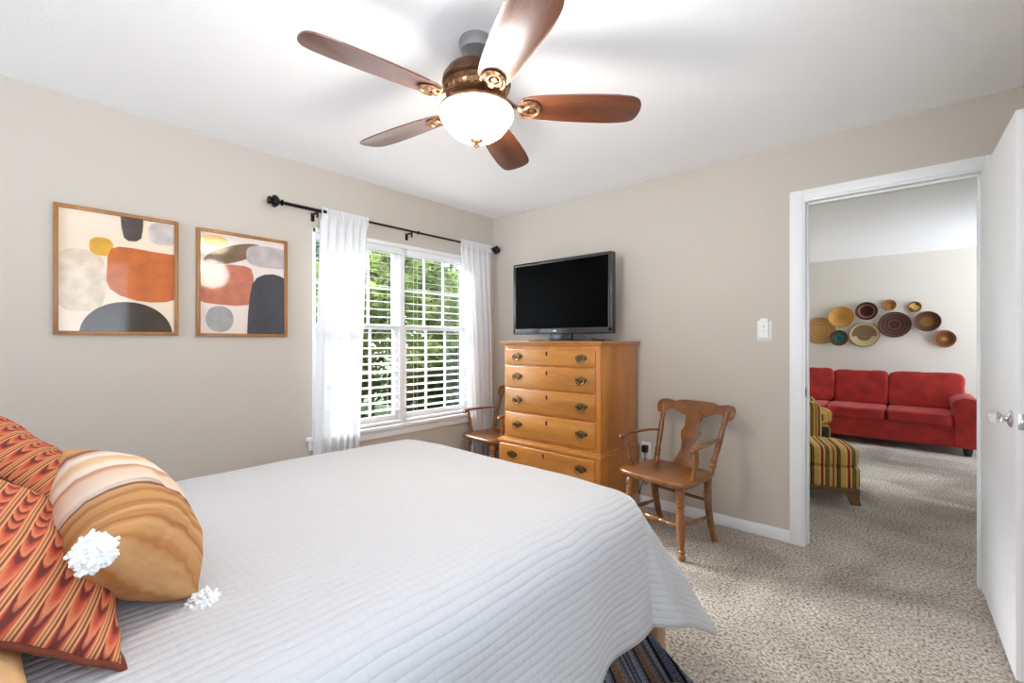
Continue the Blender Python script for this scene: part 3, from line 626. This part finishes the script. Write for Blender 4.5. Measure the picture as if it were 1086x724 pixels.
# ------------------------------------------------------------------ wall fittings
t = thing('power_outlet', 'white wall outlet plate behind the right-hand armchair', 'outlet', (1.592, 0, .42))
b = MB(); b.box(-.038, .038, -.006, 0, -.062, .062, .003); b.build('plate', M['white_plastic'], t)
b = MB()
for z in (-.024, .024): b.prism(rrect(0, 0, .016, .014, 3, 24), .002, Matrix.Translation((0, -.006, z)) @ Matrix.Rotation(R(90), 4, 'X'))
b.build('socket', M['white_plastic'], t)
t = thing('power_adapter', 'black power adapter plugged in the outlet with trailing cord', 'plug', (1.592, 0, .42))
b = MB(); b.box(-.020, .022, -.046, -.008, -.012, .042, .008, 3); b.build('housing', M['black_plastic'], t)
b = MB(); b.tube(smooth([(0, -.03, -.008), (.002, -.032, -.06), (-.02, -.035, -.14), (-.035, -.03, -.20), (.012, -.03, -.245), (.03, -.035, -.20), (-.02, -.03, -.25), (-.045, -.02, -.33)], 7), .0028, 7); b.build('cord', M['black_plastic'], t)
t = thing('wall_switch', 'white wall plate with fan remote cradle beside the doorway', 'switch', (2.386, 0, 1.309))
b = MB(); b.box(-.041, .041, -.007, 0, -.072, .060, .003); b.build('plate', M['white_plastic'], t)
b = MB(); b.prism(rrect(0, .012, .026, .062, 5, 40), .020, Matrix.Translation((.0, -.007, 0)) @ Matrix.Rotation(R(90), 4, 'X'), .005); rm = b.build('remote', M['white_plastic'], t)
b = MB()
b.prism(rrect(0, .022, .009, .009, 2, 20), .002, Matrix.Translation((0, -.027, 0)) @ Matrix.Rotation(R(90), 4, 'X'))
for x, z in ((-.010, .050), (.010, .050), (0, -.006)): b.prism(rrect(x, z, .006, .004, 2.4, 16), .002, Matrix.Translation((0, -.027, 0)) @ Matrix.Rotation(R(90), 4, 'X'))
b.build('button', M['button_grey'], rm)
b = MB(); b.box(-.030, .030, -.029, -.006, -.055, -.026, .004); b.build('cradle', M['white_plastic'], t)

# ------------------------------------------------------------------ bed
BX0, BX1, BY0, BY1, BZT = .86, 2.38, -3.72, -1.60, .70
t = thing('bed', 'queen bed under a white quilt, tan wooden legs', 'bed', (0, 0, 0))
b = MB(); b.box(BX0+.03, BX1-.03, BY0, BY1-.03, .42, BZT-.022, .07, 4); b.build('mattress', M['mattress'], t)
b = MB(); b.box(BX0+.02, BX1-.02, BY0, BY1-.02, .22, .42, .02, 3); b.build('box_spring', M['mattress'], t)
for x in (BX0+.05, BX1-.022):
    for y in (BY0+.05, BY1+.005):
        b = MB(); b.box(x-.036, x+.036, y-.036, y+.036, 0, .23, .008, 2)
        b.build('leg', M['tan_wood'], t)
HL, HR, HF = .42, .49, .46; rr = .13
def drape(p, q):
    """flat cloth coordinates -> world, laid over the mattress"""
    ix0, ix1, iy1 = BX0+rr, BX1-rr, BY1-rr
    cx = min(max(p, ix0), ix1); cy = min(q, iy1); dx, dy = p-cx, q-cy; s = math.hypot(dx, dy)
    z = BZT
    ex = min(1, max(0, min(p-BX0, BX1-p)/.45)); ey = min(1, max(0, (BY1-q)/.45))
    z -= .018*(1-ex)**2+.010*(1-ey)**2
    z += .006*noise.noise(Vector((p*2.2, q*2.2, 1.3)))+.003*noise.noise(Vector((p*7, q*7, 4)))
    if s < 1e-6: return Vector((p, q, z))
    ux, uy = dx/s, dy/s; corner = abs(2*ux*uy)
    th = R(83)-R(24)*corner**1.2; s0 = rr*th
    if s < s0: h, d = rr*sin(s/rr), rr*(1-cos(s/rr))
    else: h, d = rr*sin(th)+(s-s0)*cos(th), rr*(1-cos(th))+(s-s0)*sin(th)
    k = min(1, max(0, (s-s0)/.3))
    along = q if abs(ux) > abs(uy) else p
    h += k*(.012*sin(along*11+1)+.008*sin(along*23))*(1-corner)
    ang = math.atan2(abs(uy), abs(ux)); h += k*.028*sin(ang*8+.6)*corner
    zz = z-d
    if zz < .012: h += (.012-zz)*.5; zz = .012
    return Vector((cx+ux*h, cy+uy*h, zz))
p0, p1, q0, q1 = BX0-HL+.0, BX1-rr+HR, BY0+.02, BY1-rr+HF
b = MB(); b.grid(lambda u, v: drape(p0+(p1-p0)*u, q0+(q1-q0)*v), 150, 170, lambda u, v: (p0+(p1-p0)*u, q0+(q1-q0)*v))
q = b.build('quilt', M['quilt'], recalc=False, angle=180)
md = q.modifiers.new('t', 'SOLIDIFY'); md.thickness = .009; md.offset = 1
tag(q, 'white channel-stitched quilt draped over the bed', 'quilt')
# throw hanging out from under the quilt at the side
def throwfn(u, v):
    e = -1.83+.27*v**1.2; y = -2.45+(e+2.45)*u; z = .40-.388*v
    x = 2.360+.014*sin(u*20)*v+.075*v+.010*sin(u*37+1)*v
    if u > .92: x += .05*((u-.92)/.08)**2*v
    return Vector((x, y, z))
b = MB(); b.grid(throwfn, 90, 24, lambda u, v: (u*.95+.04*v, v*.4)); o = b.build('throw_blanket', M['throw'], recalc=False, angle=180, thick=.006)
tag(o, 'blue-grey and brown striped woven throw hanging below the quilt', 'blanket')

# ------------------------------------------------------------------ pillows
def pillow(name, label, w, h, th, mat, origin, rot, uvfn, seed=1, pipe=None, pinch=.06, group=None, cat='pillow', shear=0, back=1):
    """rot = 3x3 columns (u axis, v axis, normal)"""
    b = MB(); lay = b.bm.loops.layers.uv.verify(); n = 36
    def P(u, v, sd):
        x = w/2*u*(1-pinch*(1-v*v)); y = h/2*v*(1-pinch*(1-u*u))
        f = max(0, (1-u**4)*(1-v**4))**.62*(1-.18*(u*u+v*v))
        z = sd*th/2*f*(back if sd > 0 else 1) + .006*noise.noise(Vector((u*2+seed, v*2, sd)))*f*2 + .003*noise.noise(Vector((u*6+seed, v*6, sd)))
        edge = max(abs(u), abs(v)); 
        z += .004*sin((math.atan2(v, u))*26+seed)*(edge**8)*(1-edge**30)
        return Vector((x+shear*y, y, z))
    for sd in (1, -1):
        V = [[b.bm.verts.new(P(-1+2*i/n, -1+2*j/n, sd if 0 < i < n and 0 < j < n else 0)) for j in range(n+1)] for i in range(n+1)]
        for i in range(n):
            for j in range(n):
                idx = [(i, j), (i+1, j), (i+1, j+1), (i, j+1)]
                if sd < 0: idx = idx[::-1]
                f = b.bm.faces.new([V[a][c] for a, c in idx])
                for lp, (a, c) in zip(f.loops, idx): lp[lay].uv = uvfn((-1+2*a/n)*w/2, (-1+2*c/n)*h/2)
    bmesh.ops.remove_doubles(b.bm, verts=b.bm.verts, dist=.0002)
    root = b.build(name, mat, angle=180)
    tag(root, label, cat, group)
    root.matrix_world = Matrix.Translation(origin) @ rot.to_4x4()
    if pipe:
        b = MB(); k = 60; pts = []
        for s_, e_ in (((-1, -1), (1, -1)), ((1, -1), (1, 1)), ((1, 1), (-1, 1)), ((-1, 1), (-1, -1))):
            for i in range(k): f = i/k; pts.append(P(s_[0]+(e_[0]-s_[0])*f, s_[1]+(e_[1]-s_[1])*f, 0)+Vector((0, 0, .0)))
        b.tube(pts, .005, 8, True); b.build('piping', pipe, root)
    return root
def frame3(u, v):
    u = Vector(u).normalized(); v = Vector(v); v = (v-u*v.dot(u)).normalized(); n = u.cross(v)
    return Matrix((u, v, n)).transposed()
def tassel(parent, pos, direction, seed, r=.032):
    rnd = random.Random(seed); b = MB(); d = Vector(direction).normalized(); pos = Vector(pos); c = pos+d*r*.55
    for k in range(420):   # fluffy ball of looped yarn
        a = Vector((rnd.gauss(0, 1), rnd.gauss(0, 1), rnd.gauss(0, 1))).normalized(); L_ = r*rnd.uniform(.5, .8)*(1+.3*noise.noise(a*2.3+Vector((seed, 0, 0))))
        t1 = a.orthogonal().normalized()*rnd.uniform(-.5, .5)*r; t2 = a.cross(t1).normalized()*rnd.uniform(-.4, .4)*r
        b.tube([c+a*L_*.3, c+a*L_*.8+t1*.4, c+a*L_+t1+t2*.6], [.0042, .0042, .0030], 5)
    b.lathe([(0, -.5*r), (.45*r, -.35*r), (.6*r, 0), (.45*r, .35*r), (0, .5*r)], 12, Matrix.Translation(c))
    return b.build('tassel', M['tassel'], parent, angle=180)
g1 = 'orange ikat pillows'
rotB = frame3((1, -.04, -.02), (0, -.80, .60))
pillow('throw_pillow', 'large orange and red ikat pillow nearest the bed edge', .54, .46, .23, M['ikat'], (1.86, -3.245, .852), rotB, lambda x, y: (y-.10*x+1, x+.1*y+1), 2, M['pipe'], group=g1, back=.35)
rotC = frame3((1, .03, 0), (0, -.72, .70))
pillow('throw_pillow', 'orange and red ikat pillow behind the striped tasselled pillow', .50, .46, .20, M['ikat'], (1.14, -3.225, .900), rotC, lambda x, y: (y*.96-.3*x+1.02, x+.1*y+1.1), 5, M['pipe'], group=g1)
P1, P2, P3 = Vector((2.139, -3.097, .937)), Vector((1.998, -2.947, .745)), Vector((1.690, -3.111, 1.017))
rotA = frame3(P1-P3, P1-P2)
pa = pillow('accent_pillow', 'tan and cream striped pillow with white corner tassels', .46, .28, .20, M['pillow_stripe'], (P2+P3)/2-Vector((0, 0, .024)), rotA, lambda x, y: (.06+.88*(.5-x/.46), y), 7, None, .05, shear=.36)
tassel(pa, (.228+.05, .138, 0), (.7, .3, .3), 1, .036); tassel(pa, (.228-.05, -.138, 0), (.8, -.6, 0), 2, .036)
tassel(pa, (-.225-.05, -.138, 0), (-1, -.6, 0), 4, .036)
pillow('sleeping_pillow', 'plain tan pillow lying flat beneath the ikat pillow', .62, .40, .13, M['tan_cloth'], (1.90, -3.375, .762), frame3((1, 0, 0), (0, 1, 0)), lambda x, y: (x, y), 9)

# ------------------------------------------------------------------ living room: red sofa
def cushion(b, x0, x1, y0, y1, z0, z1, bev, puff=.02, mat=None, seg=4):
    cx, cy, cz = (x0+x1)/2, (y0+y1)/2, (z0+z1)/2
    vs = b.box(x0, x1, y0, y1, z0, z1, bev, seg)
    return vs
def soft(b, x0, x1, y0, y1, z0, z1, p=4.5, n=18, seed=0, mat=None, wr=.006, uv=None):
    """superellipsoid cushion"""
    cx, cy, cz = (x0+x1)/2, (y0+y1)/2, (z0+z1)/2; hx, hy, hz = (x1-x0)/2, (y1-y0)/2, (z1-z0)/2
    before = set(b.bm.verts)
    g = bmesh.ops.create_cube(b.bm, size=2); es = list({e for v in g['verts'] for e in v.link_edges})
    bmesh.ops.subdivide_edges(b.bm, edges=es, cuts=n, use_grid_fill=True)
    vs = [v for v in b.bm.verts if v not in before]
    for v in vs:
        c = v.co; k = (abs(c.x)**p+abs(c.y)**p+abs(c.z)**p)**(1/p); q = c/k
        w = Vector((cx+q.x*hx, cy+q.y*hy, cz+q.z*hz))
        nn = noise.noise(Vector((w.x*5+seed, w.y*5, w.z*5)))+.5*noise.noise(Vector((w.x*13+seed, w.y*13, w.z*13)))
        w += q.normalized()*nn*wr
        v.co = mat @ w if mat is not None else w
    return vs
t = thing('sofa', 'red microsuede sofa under the wall of baskets', 'sofa', (0, 0, 0))
SF = 3.62; SX1 = 3.63
b = MB(); b.box(1.45, SX1-.16, SF+.02, SF+.90, .085, .32, .02, 3); b.box(1.45, SX1-.16, SF+.74, SF+.92, .25, .70, .05, 4); b.build('frame', M['red'], t)
for k, (x0, x1) in enumerate(((2.868, 3.445), (2.285, 2.862), (1.70, 2.28))):
    b = MB(); soft(b, x0, x1, SF-.005, SF+.68, .30, .445, 9, 16, k*3, None, .009); b.build('seat_cushion', M['red'], t)
    b = MB(); mt = Matrix.Translation((0, SF+.62, .43)) @ Matrix.Rotation(R(-12), 4, 'X')
    if k == 2: mt = Matrix.Translation((.02, SF+.56, .45)) @ Matrix.Rotation(R(-14), 4, 'X')
    soft(b, x0-.006, x1+(.11 if k == 0 else .004), -.10, .12, -.02, .43, 9, 16, k*5+1, mt, .016); b.build('back_cushion', M['red'], t)
b = MB()
vs = b.prism([(p.x, p.y) for p in smooth([(0, 0, 0), (0, .25, 0), (-.028, .43, 0), (-.015, .50, 0), (.05, .535, 0), (.13, .535, 0), (.19, .50, 0), (.20, .42, 0), (.19, .25, 0), (.19, 0, 0)], 5)], .86, Matrix.Translation((SX1-.19, SF+.86, .085)) @ Matrix.Rotation(R(90), 4, 'X'), .012)
b.build('arm', M['red'], t)
for x, y in ((SX1-.09, SF+.06), (SX1-.09, SF+.8), (1.52, SF+.06), (1.52, SF+.8)):
    b = MB(); b.lathe([(0, 0), (.030, 0), (.040, .05), (.044, .09), (0, .09)], 18, Matrix.Translation((x, y, 0))); b.build('foot', M['black_foot'], t)

# striped ottoman
t = thing('ottoman', 'striped yellow ottoman on carved wooden legs by the doorway', 'ottoman', (2.805, 1.05, 0), 17)
M4 = Matrix
b = MB(); soft(b, -.66, .005, 0, .50, .268, .425, 6, 18, 2, wr=.002); b.boxuv(fn=lambda c: (c.x, c.z if c.z < .4 else c.y)); b.build('cushion', M['stripe'], t)
b = MB(); soft(b, -.66, .005, 0, .50, .115, .285, 10, 16, 4, wr=.001); b.boxuv(fn=lambda c: (c.x, c.z)); b.build('base', M['stripe'], t)
b = MB(); b.box(-.65, -.005, .012, .49, .082, .125, .006); b.build('rail', M['leg_wood'], t)
for x, y in ((-.09, .012), (-.655, .012), (-.09, .415), (-.655, .415)):
    b = MB(); pr = [(0, .1), (.085, .1), (.082, .05), (.088, .02), (.094, 0), (.028, 0), (.02, .03), (.012, .06)]
    if x < -.3: pr = [(.085-a, z) for a, z in pr][::-1]
    b.prism(pr, .07, Matrix.Translation((x, y+.07, 0)) @ Matrix.Rotation(R(90), 4, 'X'), .006); b.build('leg', M['leg_wood'], t)
# striped armchair behind the ottoman
t = thing('upholstered_armchair', 'striped yellow upholstered armchair behind the ottoman', 'armchair', (2.46, 2.62, 0), 12)
b = MB(); b.box(-.78, -.015, .02, .70, .12, .33, .03, 3); b.boxuv(fn=lambda c: (c.y, c.z)); b.build('base', M['stripe'], t)
b = MB(); soft(b, -.62, .02, .13, .60, .32, .485, 5, 16, 2, wr=.002); b.boxuv(fn=lambda c: (c.y, c.x if c.z > .46 else c.z)); b.build('seat_cushion', M['stripe'], t)
b = MB(); soft(b, -.80, -.60, .02, .70, .30, .90, 5, 16, 3, wr=.003); b.boxuv(fn=lambda c: (c.y, c.z)); b.build('backrest', M['stripe'], t)
for y0, y1 in ((-.03, .13), (.60, .76)):
    b = MB(); soft(b, -.76, -.095, y0, y1, .14, .585, 7, 16, 3, wr=.002); b.boxuv(fn=lambda c: (c.x+c.y, c.z)); b.build('arm', M['stripe'], t)
for x, y in ((-.08, .05), (-.72, .05), (-.08, .67), (-.72, .67)):
    b = MB(); b.lathe([(0, 0), (.018, 0), (.026, .06), (.03, .13), (0, .13)], 14, Matrix.Translation((x, y, 0))); b.build('leg', M['leg_wood'], t)

# ------------------------------------------------------------------ woven baskets on the far wall
G = 'woven baskets on the far wall'
TAN, TN2, BRN, DBR, RDB = (186, 140, 82), (160, 112, 60), (112, 66, 36), (62, 34, 24), (88, 36, 28)
bk = [
 (2.051, 1.399, .190, .035, [(0, TAN), (.45, TN2), (.5, TAN), (.7, (150, 104, 58)), (.76, TAN), (.92, TN2)], None, 'large flat tan basket, lowest at the end nearest the door jamb'),
 (2.312, 1.594, .150, .075, [(0, (196, 142, 66)), (.3, (206, 152, 74)), (.9, (186, 134, 66))], None, 'plain golden bowl basket above the flat tan one'),
 (2.607, 1.670, .125, .070, [(0, (58, 16, 14)), (.5, (70, 20, 16)), (.62, (170, 112, 70)), (.74, DBR), (.9, (96, 52, 32))], None, 'dark red centred bowl basket in the top row'),
 (2.856, 1.744, .073, .035, [(0, (176, 112, 50)), (.4, (150, 96, 44)), (.7, (186, 138, 70)), (.85, BRN)], None, 'small tan basket, the highest on the wall'),
 (3.116, 1.706, .071, .035, [(0, (226, 180, 92)), (.72, (100, 62, 30)), (.9, (150, 104, 50))], (2, .3, (80, 54, 28), .45, .75), 'small basket with a pale yellow star centre'),
 (2.287, 1.288, .113, .045, [(0, (26, 92, 88)), (.3, (40, 120, 108)), (.5, (52, 44, 30)), (.62, (110, 84, 46)), (.75, (50, 40, 28)), (.9, (128, 100, 58))], None, 'small dark basket with a teal centre'),
 (2.580, 1.334, .170, .040, [(0, (120, 92, 66)), (.12, (150, 120, 88)), (.2, (122, 96, 70)), (.5, (196, 168, 122)), (.93, (150, 118, 78))], (1.0, -.2, (122, 96, 68), .1, .82), 'large beige basket with a brown stepped pattern'),
 (2.911, 1.470, .172, .045, [(0, (96, 44, 34)), (.08, (60, 30, 22)), (.3, (106, 56, 40)), (.42, DBR), (.56, (96, 50, 36)), (.66, DBR), (.8, (102, 54, 38)), (.9, DBR)], None, 'large dark brown basket with concentric rings in the middle'),
 (3.244, 1.503, .133, .085, [(0, (150, 108, 52)), (.4, (132, 88, 44)), (.55, (92, 54, 30)), (.85, (74, 42, 26)), (.94, (140, 96, 58))], None, 'deep dark brown bowl basket right of the ringed one'),
 (3.407, 1.271, .111, .060, [(0, (196, 140, 78)), (.25, (132, 84, 46)), (.5, (112, 66, 36)), (.8, (150, 100, 56)), (.92, (120, 76, 42))], None, 'brown basket with a light centre, lowest at the sofa arm end'),
]
for x, z, r, dp, st, sect, lab in bk:
    b = MB(); lay = b.bm.loops.layers.uv.verify(); ns, nr = 40, 16
    prof = [(r*k/nr, .006+dp*(k/nr)**2.2) for k in range(nr+1)] + [(r*1.02, dp+.003), (r*1.03, dp-.004), (r*.99, dp-.010)] + [(r*k/6, .0+max(0, dp*(k/6)**2.2-.008)) for k in range(5, -1, -1)]
    V = [[b.bm.verts.new((rr_*cos(2*PI*i/ns), -zz, rr_*sin(2*PI*i/ns))) for i in range(ns+1)] for rr_, zz in prof]
    for a in range(len(prof)-1):
        for i in range(ns):
            f = b.bm.faces.new([V[a][i], V[a][i+1], V[a+1][i+1], V[a+1][i]])
            for lp, (p, q) in zip(f.loops, ((a, i), (a, i+1), (a+1, i+1), (a+1, i))): lp[lay].uv = (min(.999, prof[p][0]/r/1.03), q/ns)
    bmesh.ops.remove_doubles(b.bm, verts=b.bm.verts, dist=.00005)
    o = b.build('woven_basket', basket_mat('basket_weave', st, 0, sect), angle=60); o.location = (x, 4.995-(.03 if r == .113 else 0), z); tag(o, lab, 'basket', G)

# ------------------------------------------------------------------ garden outside the window
b = MB(); b.box(-60, -.16, -40, 60, -.75, -.55); struct(b.build('ground', M['soil']), 'green lawn outside the window', 'lawn')
def tree(x, y, h, w, n, mat, label, cat, seed, base=0.0, ls=.075):
    rnd = random.Random(seed); t = thing('garden_tree' if cat == 'tree' else 'garden_shrub', label, cat, (x, y, -.55), 0, 'trees and shrubs outside the window')
    b = MB(); top = h*.7
    b.tube(smooth([(0, 0, 0), (.03*w, .02*w, h*.25), (-.04*w, .03*w, h*.5), (0, 0, top)], 4), [.05*w*(1-.06*i) for i in range(13)], 8)
    for k in range(6):
        a = rnd.uniform(0, 6.28); z = h*rnd.uniform(.2, .6); b.tube([(0, 0, z), (w*.3*cos(a), w*.3*sin(a), z+h*.12), (w*.55*cos(a), w*.55*sin(a), z+h*.25)], [.02*w, .014*w, .006*w], 6)
    b.build('trunk', M['bark'], t)
    b = MB(); cl = [(Vector((rnd.uniform(-.7, .7)*w, rnd.uniform(-.7, .7)*w, base+rnd.uniform(.12, .95)*(h-base))), rnd.uniform(.22, .42)*w) for _ in range(26)]
    for _ in range(n):
        c, r_ = rnd.choice(cl); d = Vector((rnd.gauss(0, 1), rnd.gauss(0, 1), rnd.gauss(0, .8))).normalized()*r_*rnd.random()**.5; p = c+d
        if p.z < .03: p.z = .03+rnd.random()*.2
        q = Vector((rnd.gauss(0, 1), rnd.gauss(0, 1), rnd.gauss(0, .6))).normalized(); s_ = q.cross(Vector((rnd.gauss(0, 1), rnd.gauss(0, 1), rnd.gauss(0, 1)))).normalized(); l = ls*rnd.uniform(.6, 1.4)
        b.bm.faces.new([b.bm.verts.new(v) for v in (p-q*l, p-s_*l*.42, p+q*l, p+s_*l*.42)])
    b.build('foliage', mat, t, recalc=False)
tree(-3.2, .55, 3.4, 1.0, 5200, M['leaf_light'], 'bright yellow-green tree seen through the upper window panes', 'tree', 1, 1.1)
tree(-4.3, 2.6, 4.0, 1.25, 5200, M['leaf_light'], 'pale green tree seen in the window half by the dresser', 'tree', 2, .9)
tree(-6.2, 1.2, 4.6, 1.5, 5200, M['leaf_mid'], 'mid green tree standing behind the yellow-green one', 'tree', 3, .6, .1)
tree(-5.6, 4.6, 4.2, 1.5, 4600, M['leaf_mid'], 'mid green tree at the corner end of the window', 'tree', 4, .5, .1)
tree(-3.3, -.75, 3.0, .9, 3600, M['leaf_mid'], 'green tree glimpsed beside the curtain near the prints', 'tree', 5, .7)
tree(-2.5, 1.15, 1.45, .75, 3000, M['leaf_dark'], 'dark green shrub low behind the blinds', 'shrub', 6)
tree(-3.3, 2.7, 1.6, .9, 3000, M['leaf_dark'], 'dark shrub low in the window half by the dresser', 'shrub', 7)
tree(-2.7, -.15, 1.3, .7, 2600, M['leaf_dark'], 'dark shrub low near the curtained end of the window', 'shrub', 8)
tree(-7.5, 7.0, 4.4, 1.8, 4600, M['leaf_dark'], 'dark green tree far back in the garden', 'tree', 9, .3, .12)
tree(-8.5, 3.2, 4.8, 1.9, 4600, M['leaf_dark'], 'dark green tree at the back of the garden', 'tree', 10, .3, .12)
